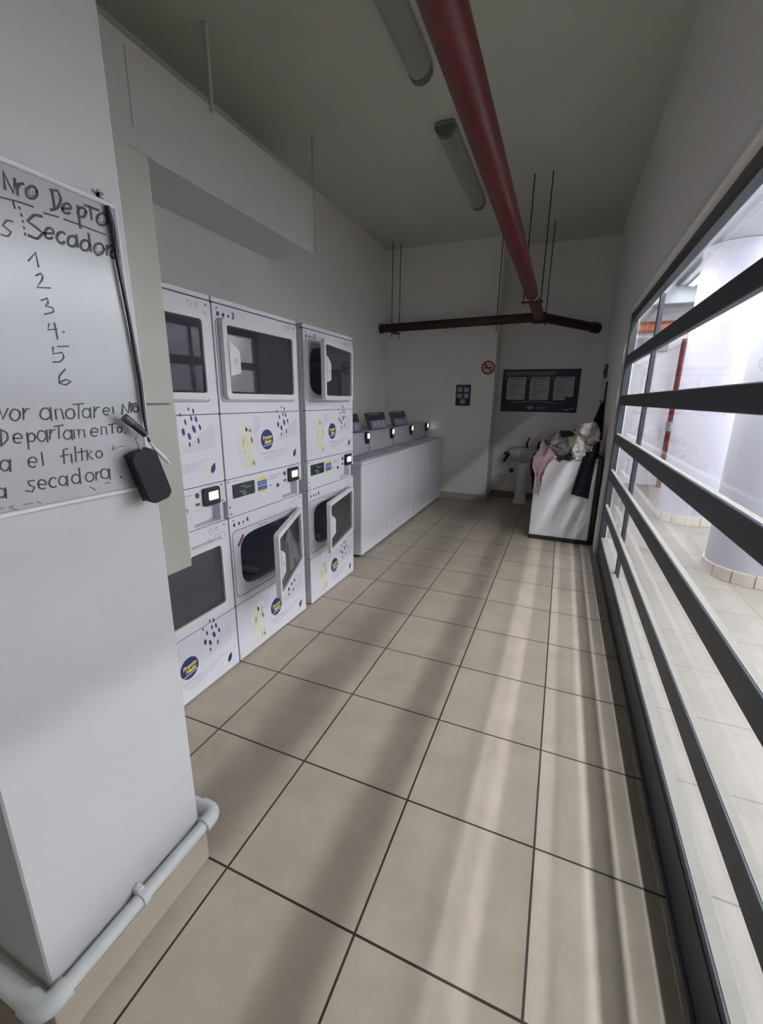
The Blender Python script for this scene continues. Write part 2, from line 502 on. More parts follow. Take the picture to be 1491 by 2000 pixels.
# strip lamps of the corridor and the added wall washer
for i, (lx, ly, lz, ln, lw, pw) in enumerate(CORRIDOR_LAMPS):
    t = thing('strip_light', ['strip light fixed to the corridor ceiling just outside the window', 'strip light under the grey corridor beam, on the near side of the round columns', 'strip light under the grey beam beyond the further round column', 'strip light on the corridor ceiling just beyond the round columns', 'added unseen strip light washing the far corridor wall for fill'][i], 'lamp', (lx, ly, 0))
    b = BM(); box(b, -.035, .035, -ln / 2 - .02, ln / 2 + .02, lz + .014, (3.369, 3.124, 3.124, 3.369, 3.369)[i], .004, 1)
    obj('housing', b, mat('lamp_housing', (.75, .75, .75), .5), t)

# ================================================================== fixed services in the room
# boxed duct hung above the dryers
t = thing('ventilation_duct', 'white boxed duct hung on rods high above the dryers', 'duct')
DUCTM = mat('duct_white', (.76, .755, .74), .7, noise=.02, nscale=4)
b = BM(); box(b, LX, -2.09, 0.757, 3.52, 2.625, 3.085, .006, 1)
obj('body', b, DUCTM, t)
b = BM(); box(b, -2.09, -2.085, 1.83, 2.125, 2.715, 3.04, .002, 1); obj('access_panel', b, DUCTM, t)
for y in (2.39, 3.53):
    b = BM(); box(b, -2.098, -2.078, y - .011, y + .011, 2.63 if y > 3 else 3.05, CZ, .002, 1)
    obj('hanger_rod', b, mat('white_strip', (.66, .66, .64), .6), t)
# red sprinkler pipe
t = thing('sprinkler_pipe', 'dark red pipe running under the ceiling to the far wall', 'pipe')
PX, PZ, PY = -.405, 2.45, 6.02
b = BM(); cyl(b, (PX, YB, PZ), (PX, 4.74, PZ), .060, 28); cyl(b, (PX, 4.80, PZ), (PX, PY, PZ), .058, 28)
obj('main_pipe', b, RED, t, smooth=50)
b = BM(); cyl(b, (PX, 4.735, PZ), (PX, 4.81, PZ), .056, 28); cyl(b, (PX, 4.765, PZ), (PX, 4.778, PZ), .0655, 28, mi=1)
obj('coupling', b, [RED, WHITEP], t, smooth=50)
b = BM(); cyl(b, (LX, PY + .02, PZ - .035), (PX, PY, PZ), .056, 24); cyl(b, (LX, PY + .02, PZ - .035), (LX + .04, PY + .02, PZ - .035), .064, 24); obj('cross_pipe', b, RED2, t, smooth=50)
b = BM(); cyl(b, (PX - .09, PY, PZ), (PX + .075, PY + .03, PZ), .064, 24); cyl(b, (PX, PY - .1, PZ), (PX, PY + .03, PZ), .064, 24); obj('tee', b, RED2, t, smooth=50)
b = BM(); cyl(b, (PX + .03, PY + .02, PZ), (.27, 6.68, PZ - .06), .056, 24); cyl(b, (.235, 6.645, PZ - .057), (.30, 6.71, PZ - .063), .066, 24); obj('elbow_branch', b, RED2, t, smooth=50)
for x, y, z0 in ((PX - .075, 4.775, 2.36), (PX + .085, 4.775, 2.36), (PX + .08, PY - .06, 2.34), (-2.335, PY - .06, 2.28), (-2.275, PY + .08, 2.28), (-.905, PY - .05, 2.30)):
    b = BM(); cyl(b, (x, y, z0), (x, y, CZ), .0055, 8); obj('hanger_rod', b, ROD, t)
b = BM(); box(b, PX - .095, PX + .105, 4.76, 4.79, 2.375, 2.392, .002, 1); obj('bracket', b, ROD, t)
b = BM(); box(b, PX - .06, PX + .10, PY - .075, PY - .045, 2.365, 2.385, .002, 1); obj('bracket', b, ROD, t)
b = BM(); box(b, -2.345, -2.265, PY - .07, PY + .09, 2.335, 2.352, .002, 1); obj('bracket', b, ROD, t)
# two dead strip lamps on the ceiling
DIFF = mat('dusty_diffuser', (.36, .38, .35), .35, noise=.12, nscale=14)
def ceiling_lamp(y0, y1, lab):
    t = thing('ceiling_lamp', lab, 'lamp', (-1.055, 0, 0), group='strip lamps on the laundry ceiling')
    b = BM(); box(b, -.075, .075, y0 + .01, y1 - .01, 3.425, CZ, .01, 2); obj('housing', b, mat('lamp_base_grey', (.33, .34, .32), .6), t)
    b = BM(); P = []
    for i in range(13):
        a = PI * i / 12
        P.append((.07 * math.cos(a), 3.43 - .062 * math.sin(a)))
    plate(b, [P], y0 + .05, y1 - .05, 'y'); obj('diffuser', b, DIFF, t, smooth=40)
    for ya, yb in ((y0, y0 + .055), (y1 - .055, y1)):
        b = BM(); P = [(.075 * math.cos(PI * i / 12), 3.435 - .07 * math.sin(PI * i / 12)) for i in range(13)]
        plate(b, [P], ya, yb, 'y'); obj('end_cap', b, mat('lamp_cap_grey', (.16, .17, .16), .5), t, smooth=40)
    for i in (1, 2):
        b = BM(); x = (-.02, .02)[i - 1]
        cyl(b, (x, y0 + .06, 3.40), (x, y1 - .06, 3.40), .013, 10); obj('tube', b, mat('dead_tube', (.55, .56, .55), .4), t, smooth=50)
    return t
ceiling_lamp(3.70, 5.12, 'unlit strip lamp on the ceiling, whole and further from the camera')
ceiling_lamp(1.72, 3.14, 'unlit strip lamp on the ceiling, nearer one cut by the picture edge')

# ---- pier: whiteboard, marker, eraser, pipe, metal cabinet
t = thing('whiteboard', 'whiteboard with handwritten dryer list fixed to the white pier', 'whiteboard', (-.92, 0, 0))
BW = mat('whiteboard_surface', (.385, .39, .41), .22, noise=.02, nscale=5)
b = BM(); box(b, .002, .010, .33, .727, 1.243, 1.824, .001, 1); obj('board', b, BW, t)
b = BM()
box(b, .0, .014, .326, .732, 1.824, 1.833, .002, 1); box(b, .0, .014, .326, .732, 1.234, 1.243, .002, 1); box(b, .0, .012, .727, .734, 1.236, 1.832, .002, 1)
obj('rim', b, mat('board_rim', (.62, .63, .64), .4), t)
STROKES = {'B':[[(526,1784),(527,1810),(538,1782),(544,1805)],[(544,1782),(546,1799)],[(545,1792),(551,1801),(556,1803)],[(577,1798),(576,1793),(572,1788),(568,1785),(564,1784),(561,1784),(559,1787),(559,1791),(560,1796),(564,1800),(568,1804),(572,1805),(575,1805),(577,1802),(577,1798)],[(604,1812),(604,1782)],[(601,1811),(615,1815),(619,1802),(609,1784),(596,1777)],[(618,1787),(635,1793),(635,1793),(635,1797),(633,1799),(630,1800),(626,1798),(622,1795),(620,1791),(618,1787),(618,1784),(620,1782),(623,1781),(627,1782),(631,1785)],[(649,1802),(648,1765)],[(664,1797),(662,1793),(660,1789),(656,1786),(652,1785),(649,1786),(647,1788),(647,1791),(649,1795),(651,1799),(655,1802),(659,1803),(662,1802),(664,1800),(664,1797)],[(674,1811),(674,1788)],[(663,1809),(691,1810)],[(709,1800),(707,1794),(703,1789),(697,1785),(692,1784),(688,1784),(685,1787),(685,1792),(687,1797),(691,1802),(696,1806),(701,1808),(705,1807),(708,1804),(709,1800)],[(578,1761),(565,1759),(553,1745),(566,1739),(575,1733),(564,1720),(551,1722)],[(578,1734),(595,1739),(595,1739),(595,1743),(593,1745),(590,1746),(586,1745),(583,1742),(580,1738),(578,1734),(579,1730),(580,1728),(583,1727),(587,1728),(591,1731)],[(615,1745),(612,1746),(608,1745),(604,1742),(601,1738),(599,1734),(600,1730),(601,1727),(605,1726),(609,1727),(612,1730)],[(637,1739),(635,1734),(632,1730),(628,1727),(624,1726),(621,1727),(619,1729),(619,1733),(620,1737),(623,1742),(627,1744),(631,1746),(634,1745),(636,1742),(637,1739)],[(638,1749),(637,1729)],[(662,1739),(660,1734),(657,1730),(653,1727),(649,1726),(645,1727),(644,1730),(643,1733),(645,1738),(648,1742),(652,1745),(656,1746),(659,1745),(661,1743),(662,1739)],[(663,1759),(663,1729)],[(692,1741),(690,1736),(686,1731),(681,1728),(677,1726),(673,1727),(670,1730),(670,1735),(672,1740),(675,1744),(680,1747),(685,1749),(689,1748),(691,1745),(692,1741)],[(697,1731),(699,1749)],[(698,1741),(705,1750),(711,1752)],[(722,1740),(720,1736),(718,1732),(714,1730),(710,1729),(707,1729),(705,1731),(705,1735),(706,1739),(709,1742),(713,1745),(716,1746),(720,1745),(722,1743),(722,1740)],[(723,1748),(722,1731)],[(681,1410),(686,1431),(696,1412),(703,1435)],[(704,1414),(706,1432)],[(705,1424),(712,1432),(718,1432)],[(723,1421),(722,1418),(720,1415),(717,1414),(714,1414),(712,1416),(710,1418),(710,1421),(711,1424),(713,1426),(716,1427),(719,1427),(722,1426),(723,1423),(723,1421)]],'M':[[(515,1768),(540,1771),(566,1772)],[(583,1768),(608,1770)],[(618,1770),(656,1770),(699,1769)],[(528,1736),(520,1736),(512,1725),(523,1719),(517,1710),(507,1710)],[(535,1768),(536,1759)],[(543,1763),(544,1761)],[(544,1753),(545,1750)],[(545,1743),(545,1741)],[(545,1733),(545,1731)],[(545,1724),(545,1721)],[(543,1680),(557,1697),(558,1674)],[(551,1658),(560,1664),(563,1657),(549,1638),(572,1642)],[(552,1617),(564,1623),(564,1614),(557,1609),(571,1608),(571,1600),(554,1594)],[(559,1578),(555,1567),(571,1571)],[(569,1581),(570,1553)],[(581,1567),(584,1567)],[(588,1542),(567,1539)],[(559,1537),(557,1525),(574,1529),(576,1520),(567,1511),(554,1510)],[(574,1498),(561,1485),(559,1472),(570,1468),(582,1476),(572,1479),(560,1473)],[(452,1425),(454,1407),(465,1425)],[(482,1414),(480,1409),(477,1406),(474,1404),(470,1404),(468,1406),(466,1410),(466,1414),(468,1418),(471,1422),(474,1424),(477,1423),(480,1422),(482,1418),(482,1414)],[(486,1406),(489,1425)],[(488,1416),(494,1424),(498,1424)],[(533,1414),(532,1409),(528,1406),(524,1404),(520,1404),(517,1406),(515,1410),(515,1415),(517,1419),(520,1423),(524,1425),(528,1425),(531,1423),(533,1419),(533,1414)],[(535,1426),(533,1402)],[(542,1404),(543,1422),(554,1423),(556,1404)],[(578,1413),(577,1409),(574,1405),(570,1404),(566,1404),(563,1406),(562,1409),(561,1413),(563,1418),(566,1421),(570,1423),(573,1423),(577,1421),(578,1417),(578,1413)],[(578,1431),(599,1433)],[(589,1432),(585,1404)],[(610,1414),(609,1410),(606,1406),(602,1405),(599,1405),(596,1407),(594,1410),(594,1414),(595,1418),(598,1421),(602,1423),(605,1423),(608,1421),(610,1418),(610,1414)],[(612,1424),(610,1403)],[(617,1404),(620,1426)],[(619,1416),(626,1425),(632,1425)],[(638,1417),(652,1417),(652,1417),(652,1420),(651,1423),(648,1424),(645,1424),(642,1423),(639,1420),(638,1417),(639,1413),(640,1411),(643,1409),(646,1409),(649,1411)],[(661,1425),(661,1412)],[(447,1389),(444,1362)],[(446,1390),(456,1384),(456,1372),(443,1361)],[(464,1373),(478,1372),(478,1372),(478,1376),(476,1379),(474,1381),(471,1381),(468,1380),(465,1377),(464,1373),(464,1369),(465,1366),(468,1364),(471,1364),(474,1365)],[(487,1381),(485,1352)],[(499,1372),(498,1369),(496,1366),(493,1365),(490,1365),(488,1367),(487,1370),(487,1373),(488,1376),(490,1379),(493,1380),(496,1380),(498,1378),(499,1375),(499,1372)],[(519,1373),(517,1369),(514,1366),(511,1364),(507,1364),(505,1367),(503,1370),(503,1374),(505,1379),(507,1382),(511,1384),(514,1383),(517,1381),(519,1378),(519,1373)],[(521,1384),(519,1362)],[(524,1367),(527,1385)],[(526,1377),(532,1384),(536,1384)],[(535,1390),(552,1392)],[(544,1391),(541,1367)],[(566,1373),(564,1369),(561,1366),(558,1364),(555,1364),(552,1366),(550,1370),(550,1374),(552,1377),(554,1380),(558,1382),(561,1382),(564,1380),(565,1377),(566,1373)],[(567,1382),(565,1362)],[(570,1365),(571,1381),(580,1382),(579,1365),(582,1381),(591,1381),(591,1366)],[(604,1375),(620,1374),(620,1374),(620,1378),(618,1381),(615,1383),(612,1383),(608,1381),(606,1378),(604,1375),(605,1371),(606,1368),(609,1366),(613,1366),(616,1367)],[(627,1369),(629,1385),(639,1384),(639,1369)],[(645,1388),(662,1390)],[(654,1389),(652,1370)],[(675,1376),(674,1373),(673,1371),(670,1370),(668,1370),(665,1372),(664,1374),(664,1377),(665,1379),(667,1381),(669,1382),(672,1382),(674,1381),(675,1379),(675,1376)],[(680,1369),(682,1368)],[(450,1326),(448,1322),(446,1319),(442,1317),(439,1318),(437,1320),(435,1324),(436,1328),(437,1332),(440,1335),(443,1336),(446,1336),(448,1334),(450,1330),(450,1326)],[(452,1336),(449,1315)],[(480,1328),(494,1326),(494,1326),(494,1330),(493,1334),(490,1336),(487,1336),(484,1335),(481,1332),(480,1328),(480,1323),(481,1320),(484,1318),(487,1317),(490,1319)],[(505,1343),(504,1319)],[(553,1346),(545,1344),(542,1317)],[(537,1332),(552,1334)],[(558,1334),(557,1317)],[(568,1348),(565,1318)],[(571,1336),(587,1337)],[(580,1343),(578,1319)],[(589,1319),(591,1339),(601,1336),(591,1329),(600,1319)],[(622,1327),(621,1323),(618,1321),(615,1320),(612,1320),(610,1322),(608,1325),(608,1328),(609,1331),(612,1334),(615,1335),(618,1335),(620,1333),(622,1330),(622,1327)],[(434,1278),(433,1275),(431,1272),(428,1271),(426,1272),(423,1274),(422,1277),(422,1280),(424,1284),(426,1286),(428,1288),(431,1287),(433,1285),(434,1282),(434,1278)],[(436,1287),(434,1269)],[(483,1293),(473,1293),(474,1285),(482,1280),(477,1272),(467,1276)],[(489,1284),(503,1282),(503,1282),(503,1286),(501,1289),(499,1291),(496,1292),(492,1291),(490,1288),(489,1284),(489,1280),(490,1277),(493,1275),(496,1274),(499,1275)],[(521,1290),(519,1292),(516,1293),(512,1291),(510,1288),(508,1284),(508,1280),(510,1277),(512,1274),(516,1274),(519,1275)],[(541,1282),(540,1279),(537,1276),(534,1274),(531,1275),(528,1277),(526,1281),(526,1285),(528,1289),(530,1292),(534,1293),(537,1292),(540,1290),(541,1287),(541,1282)],[(543,1292),(541,1272)],[(567,1282),(566,1278),(563,1275),(559,1274),(556,1274),(553,1277),(551,1280),(551,1285),(553,1289),(555,1291),(559,1293),(562,1292),(565,1290),(567,1286),(567,1282)],[(569,1304),(567,1272)],[(596,1281),(594,1277),(591,1274),(588,1273),(584,1273),(581,1276),(579,1280),(579,1284),(581,1288),(583,1291),(587,1292),(591,1292),(594,1289),(596,1286),(596,1281)],[(600,1274),(602,1291)],[(601,1284),(607,1291),(612,1290)],[(630,1283),(629,1279),(626,1275),(621,1274),(617,1275),(614,1277),(612,1281),(612,1286),(613,1290),(616,1294),(620,1295),(625,1294),(628,1292),(630,1288),(630,1283)],[(632,1294),(631,1271)],[(655,1273),(659,1270)]],'T':[[(565,1795),(565,1793)],[(571,1797),(571,1795)],[(571,1792),(570,1791),(569,1790),(567,1789),(566,1789),(564,1789),(564,1790)],[(692,1796),(692,1795)],[(701,1798),(701,1797)],[(701,1793),(699,1792),(698,1790),(696,1790),(694,1789),(692,1789),(691,1790)],[(610,1803),(610,1802)],[(614,1800),(614,1799)],[(676,1739),(676,1737)],[(685,1740),(685,1739)],[(685,1735),(683,1734),(682,1732),(680,1732),(678,1731),(676,1732),(676,1733)],[(650,1343),(647,1332)],[(644,1337),(658,1337)],[(663,1339),(674,1340)],[(422,1253),(426,1251)],[(435,1251),(442,1253)],[(437,1249),(448,1243)],[(458,1251),(473,1251)],[(481,1252),(487,1248)],[(584,1263),(595,1253)],[(617,1264),(629,1263)]]}
INK = mat('black_marker_ink', (.03, .03, .035), .5); INK2 = mat('worn_marker_ink', (.12, .12, .13), .6)
b = BM()
for k, s in enumerate(STROKES['B']): stroke(b, [(p / 1000, q / 1000) for p, q in s], .0042, .0102 + .00003 * (k % 9))
for k, s in enumerate(STROKES['M']): stroke(b, [(p / 1000, q / 1000) for p, q in s], .0026, .0102 + .00003 * (k % 9))
obj('handwriting', b, INK, t)
b = BM()
for k, s in enumerate(STROKES['T']): stroke(b, [(p / 1000, q / 1000) for p, q in s], .0016, .0103 + .00003 * (k % 9))
obj('faint_marks', b, INK2, t)
b = BM()
for pts in ([(.000, .0), (.012, .006)], [(-.008, .004), (.01, -.004)], [(.0, -.006), (.004, .008)]):
    stroke(b, [(.700 + y, 1.842 + z) for y, z in pts], .006, .0004)
obj('scuff', b, mat('scuff_grey', (.2, .2, .2), .7), t)
t = tag(obj('cord', tube(BM(), [(-.903, .706, 1.822), (-.902, .711, 1.79), (-.902, .713, 1.717), (-.902, .721, 1.636), (-.902, .727, 1.555), (-.901, .730, 1.476), (-.900, .728, 1.40), (-.895, .726, 1.365), (-.888, .724, 1.345)], [.0045, .0055, .004, .004, .004, .0045, .004, .003, .003], 8), BLACKP, smooth=50), 'black cord hanging down the edge of the whiteboard', 'cord')
t = thing('marker', 'black marker pen tied to the cord beside the whiteboard writing', 'marker')
m0, m1 = Vector((-.890, .670, 1.404)), Vector((-.884, .712, 1.364))
dm = (m1 - m0).normalized()
b = BM(); cyl(b, m0 + dm * .02, m1, .0085, 16, .0075); obj('barrel', b, BLACKP, t, smooth=50)
b = BM(); cyl(b, m0, m0 + dm * .02, .0095, 16); obj('cap', b, mat('marker_cap', (.05, .055, .06), .35), t, smooth=50)
b = BM(); cyl(b, m1, m1 + dm * .012, .005, 12, .002); obj('tip', b, mat('marker_tip', (.35, .35, .36), .5), t, smooth=50)
t = thing('eraser', 'black board eraser hanging tilted from the cord below the marker', 'eraser', (-.878, .706, 1.27), (math.radians(15), 0, math.radians(-12)))
b = BM()
plate(b, [[(-.018, .062), (.018, .062), (.030, .050), (.030, -.052), (.018, -.064), (-.018, -.064), (-.030, -.052), (-.030, .050)]], -.018, .012, 'x')
bmesh.ops.bevel(b, geom=[e for e in b.edges if len(e.link_faces) == 2 and e.calc_face_angle(0) > .5], offset=.002, segments=2, affect='EDGES')
obj('body', b, mat('eraser_black', (.014, .014, .02), .5, spec=.25), t)
EM = mat('eraser_black', (.014, .014, .02), .5, spec=.25)
b = BM(); box(b, -.0185, -.026, -.027, .027, -.056, .056, .002, 1); obj('felt', b, mat('black_felt', (.03, .03, .03), .95), t)
b = BM(); tube(b, [(-.004, .005, .060), (-.004, .006, .075), (-.004, .004, .088)], .003, 8); obj('loop', b, mat('grey_string', (.4, .4, .4), .8), t)
tag(obj('string', tube(BM(), [(-.886, .724, 1.346), (-.883, .733, 1.328), (-.872, .745, 1.308), (-.868, .757, 1.290)], [.0025, .004, .005, .002], 8), mat('white_string', (.75, .75, .75), .9), smooth=50), 'short white string end sticking out above the black eraser', 'string')
# plastic pipe round the foot of the pier
t = thing('plastic_pipe', 'white plastic pipe with elbows running round the foot of the pier', 'pipe')
px, pz, pr = -.897, .156, .0185
b = BM(); cyl(b, (px, .33, pz), (px, .765, pz), pr, 20); obj('pipe_run', b, PVC, t, smooth=50)
b = BM(); cyl(b, (px - .04, .800, pz), (-2.4, .800, pz), pr, 20); obj('rear_run', b, PVC, t, smooth=50)
b = BM(); cyl(b, (px - .05, .293, pz), (-2.4, .293, pz), pr * 1.12, 20); obj('front_run', b, PVC, t, smooth=50)
for yy, s in ((.800, -1), (.293, 1)):
    b = BM()
    tube(b, [(px, yy + s * .05, pz)] + bend((px, yy + s * .1, pz), (px, yy, pz), (px - .1, yy, pz), .03) + [(px - .052, yy, pz)], .0245, 18)
    obj('elbow', b, PVC, t, smooth=50)
b = BM(); cyl(b, (px, .528, pz), (px, .546, pz), .0225, 18); box(b, -.92, px, .527, .547, pz + .012, pz + .030, .003, 1); obj('clamp', b, PVC, t, smooth=50)
# beige cabinet behind the pier
t = thing('metal_cabinet', 'tall narrow beige metal cabinet fixed behind the white pier', 'cabinet')
b = BM(); box(b, -1.30, -1.034, .757, .928, .94, 2.02, .003, 1); obj('body', b, BEIGE, t)
b = BM(); box(b, -1.033, -1.018, .759, .927, 1.430, 2.022, .002, 1); obj('door', b, BEIGE, t)
b = BM(); box(b, -1.033, -1.018, .759, .927, .940, 1.427, .002, 1); obj('door', b, BEIGE, t)
b = BM(); box(b, -1.29, -1.06, .928, .953, .955, 1.415, .001, 1); obj('gap_shade', b, mat('gap_dark', (.05, .05, .05), .8), t)  # dark strip painting the shade of the gap beside the cabinet
b = BM(); box(b, -1.33, -1.066, .953, .974, .940, 1.10, .001, 1); obj('back_strip', b, WHITEP, t)

# ================================================================== stacked dryers
DW = 0.685
FLAKES = [(.501, 1.395, .004, .008, .1), (.512, 1.355, .005, .013, .1), (.460, 1.298, .008, .016, .05), (.491, 1.277, .008, .016, .25), (.521, 1.307, .009, .018, .3),
          (.557, 1.314, .006, .014, .3), (.488, 1.241, .005, .011, .1), (.541, 1.254, .005, .014, .0), (.539, 1.350, .006, .014, .15), (.476, 1.340, .005, .013, .2), (.453, 1.372, .004, .008, .1), (.527, 1.386, .005, .012, .1)]
def graphic_marks(parent, x, zoff):
    """printed artwork of one graphic panel; zoff shifts it from the upper to the lower panel"""
    b = BM()
    for y, z, ry, rz, a in FLAKES:
        spot(b, y, z + zoff, ry, rz, a, x, x + .0007)
    obj('flake_print', b, NAVY, parent)
    b = BM(); spot(b, .618, 1.118 + zoff, .014, .026, -.45, x, x + .0007, point=True); obj('leaf_print', b, NAVY, parent)
    b = BM(); rnd = random.Random(3)
    for i in range(26):
        t = rnd.random(); y = .19 + (rnd.random() - .5) * (.10 - .03 * t) - .01 * t; z = 1.09 + .20 * t
        spot(b, y, z + zoff, .004 + .004 * rnd.random(), .010 + .010 * rnd.random(), rnd.uniform(-.8, .8), x + .0003, x + .001, point=True)
    spot(b, .575, 1.105 + zoff, .010, .018, .9, x, x + .0007, point=True)
    obj('yellow_print', b, YELLF, parent)
    b = BM()
    plate(b, [[(.10, 1.30 + zoff), (.155, 1.335 + zoff), (.225, 1.21 + zoff), (.215, 1.09 + zoff), (.17, 1.075 + zoff), (.12, 1.14 + zoff)]], x - .0002, x + .0003)
    obj('pale_print', b, mat('pale_yellow_wash', (.66, .65, .615), .4), parent)
    b = BM()
    plate(b, [[(.30, 1.125 + zoff), (.44, 1.155 + zoff), (.60, 1.17 + zoff), (.50, 1.12 + zoff), (.36, 1.095 + zoff)]], x - .0002, x + .0003)
    plate(b, [[(.235, 1.34 + zoff), (.30, 1.355 + zoff), (.29, 1.29 + zoff), (.25, 1.25 + zoff)]], x - .0002, x + .0003)
    plate(b, [[(.42, 1.20 + zoff), (.645, 1.33 + zoff), (.645, 1.22 + zoff)]], x - .0002, x + .0003)
    obj('grey_print', b, PALEG, parent)
    cy, cz = .350, 1.220 + zoff
    b = BM(); spot(b, cy, cz, .055, .056, 0, x, x + .0008, n=40)
    obj('logo_disc', b, NAVY, parent)
    b = BM()
    put_text(b, 'Pronto', .029, .0003, '+x', Vector((x + .001, cy + .001, cz + .012)), rot=.10, shear=.25, bold=.0012)
    put_text(b, 'Matic', .029, .0003, '+x', Vector((x + .001, cy + .006, cz - .013)), rot=.10, shear=.25, bold=.0012)
    obj('logo_text', b, YELL, parent)
    b = BM(); stroke(b, [(cy - .046, cz - .036), (cy + .052, cz - .026)], .004, x + .0009)
    obj('logo_line', b, WHITEP, parent)
    b = BM()
    for k in range(11):
        stroke(b, [(cy - .058 + k * .011, cz - .077 + k * .0006), (cy - .051 + k * .011, cz - .0766 + k * .0006)], .0035, x + .0002)
    obj('small_print', b, GREYL, parent)

def door_loops():
    return rrect(-.600, 0, -.183, .183, .022), rrect(-.572, -.034, -.155, .155, .012, 3)
def make_dryer(upper_angle, lower_angle, numbers, label, y0):
    t = thing('stacked_dryer', label, 'dryer', (-1.53, y0, 0), group='stacked dryers along the left wall')
    b = BM()
    for x0, x1, a0, a1, z0, z1 in ((-.70, -.022, 0, .022, .01, 1.865), (-.70, -.022, DW - .022, DW, .01, 1.865), (-.70, -.68, 0, DW, .01, 1.865), (-.69, -.022, .005, DW - .005, 1.84, 1.865), (-.69, -.022, .005, DW - .005, .01, .03), (-.69, -.03, .005, DW - .005, .935, .955)):
        box(b, x0, x1, a0, a1, z0, z1, .002, 1)
    obj('cabinet', b, APPL, t)
    b = BM(); box(b, -.70, .0, 0, DW, 1.869, 1.893, .006, 2); obj('top_cap', b, APPL, t)
    for za, zb in ((1.862, 1.870), (1.366, 1.374), (1.040, 1.048), (.840, .8475), (.344, .352)):
        obj('gap_shade', box(BM(), -.03, -.004, .004, (.460 if za == .840 else DW - .004), za, zb), mat('seam_dark', (.06, .06, .07), .7), t)  # dark strips painting the shade inside the panel seams
    for zo, zlo, zhi, ang, num in ((1.038, 1.372, 1.864, upper_angle, numbers[0]), (0.0, .350, .842, lower_angle, numbers[1])):
        cz = .577 + zo
        b = BM()
        hole = superell(.335, cz + .004, .268, .152, 4.5, 48)
        plate(b, [rrect(.001, DW - .001, zlo, zhi, .006, 3), hole], -.022, 0)
        fp = obj('front_panel', b, APPL, t)
        b = BM()
        for r0, dd, rr in (((.024), 0, 0),):
            lp = rrect(.012, .640, cz - .19, cz + .19, .03)
            lp2 = rrect(.016, .636, cz - .186, cz + .186, .027)
            plate(b, [lp, lp2], .0, .0012)
        obj('door_outline', b, mat('seam_grey', (.22, .22, .25), .6), fp)
        b = BM()
        for k, (yy, rr) in enumerate(((.035, .008), (.072, .0075), (.106, .006))):
            spot(b, yy, zlo + .450, rr, rr * 1.25, 0, 0, .0007)
        obj('dot_marks', b, NAVY, fp)
        b = BM(); put_text(b, num, .042, .0004, '+x', Vector((.0006, .138, zlo + .455)), bold=.001); obj('number', b, mat('number_ink', (.07, .07, .08), .5), fp)
        b = BM()
        for yy, zz, rr in ((.562, zlo + .463, .013), (.602, zlo + .466, .010), (.552, zlo + .416, .011), (.600, zlo + .424, .015), (.640, zlo + .422, .019)):
            lp = [(yy + rr * math.cos(2 * PI * i / 20), zz + rr * 1.1 * math.sin(2 * PI * i / 20)) for i in range(20)]
            lp2 = [(yy + (rr - .0022) * math.cos(2 * PI * i / 20), zz + (rr * 1.1 - .0022) * math.sin(2 * PI * i / 20)) for i in range(20)]
            plate(b, [lp, lp2], 0, .0006)
        obj('bubble_print', b, GREYL, fp)
        for yy in (.03, .655):
            b = BM(); spot(b, yy, zhi - .018, .005, .005, 0, 0, .0012, n=10)
            obj('screw', b, mat('screw_grey', (.2, .2, .22), .5), fp)
        b = BM(); box(b, -.02, .002, .195, .36, cz - .166, cz - .152, .002, 1); box(b, -.004, .0015, .22, .31, cz + .166, cz + .176, .001, 1); obj('lint_lip', b, mat('lip_grey', (.5, .5, .55), .5), fp)
        # drum behind the opening
        b = BM(); N = 48
        h2 = superell(.335, cz + .004, .2685, .1525, 4.5, N); h3 = superell(.335, cz + .01, .30, .20, 2.4, N)
        rings = [[Vector((-.004, *p)) for p in h2], [Vector((-.05, *p)) for p in h2], [Vector((-.10, *p)) for p in h3], [Vector((-.60, *p)) for p in h3]]
        skin(b, rings, cap=False); b.faces.new([v for v in b.verts][-N:])
        for f in b.faces: f.normal_flip()
        for k in range(3):
            a = 2.6 + k * 2.1
            cyc = Vector((0, .335 + .27 * math.cos(a), cz + .17 * math.sin(a)))
            cyl(b, cyc + Vector((-.12, 0, 0)), cyc + Vector((-.58, 0, 0)), .022, 10)
        dr = obj('drum', b, DRUM, t, smooth=40)
        # door, hinged on its right edge
        o, h = door_loops()
        b = BM(); plate(b, [o, h], 0, .026)
        d = obj('door', b, DOORW, t, loc=(.004, .628, cz + .006), rot=(0, 0, math.radians(ang)))
        b = BM(); plate(b, [rrect(-.576, -.030, -.159, .159, .01, 2)], .010, .015); obj('pane', b, DOORGLASS, d)
        b = BM(); plate(b, [[(-.574, .088), (-.556, .082), (-.506, .052), (-.496, .040), (-.496, -.050), (-.502, -.060), (-.556, -.070), (-.574, -.078)]], .004, .032)
        bmesh.ops.bevel(b, geom=[e for e in b.edges if len(e.link_faces) == 2 and e.calc_face_angle(0) > 1.2], offset=.003, segments=2, affect='EDGES')
        obj('handle', b, DOORW, d)
        b = BM(); lp = [(-.535 + .011 * math.cos(2 * PI * i / 16), -.005 + .013 * math.sin(2 * PI * i / 16)) for i in range(16)]; lp2 = [(-.535 + .008 * math.cos(2 * PI * i / 16), -.005 + .010 * math.sin(2 * PI * i / 16)) for i in range(16)]
        plate(b, [lp, lp2], .032, .033); obj('handle_mark', b, GREYL, d)
        for zz in (-.11, .11):
            b = BM(); cyl(b, (.012, .006, zz - .03), (.012, .006, zz + .03), .006, 10); obj('hinge', b, mat('hinge_grey', (.45, .45, .48), .4), d)
        # graphic panel under the door
        b = BM(); plate(b, [rrect(.001, DW - .001, (1.046 if zo else .012), zlo - .004, .006, 3)], -.022, 0)
        gp = obj('graphic_panel', b, APPL, t)
        graphic_marks(gp, 0, 0 if zo else -1.036)
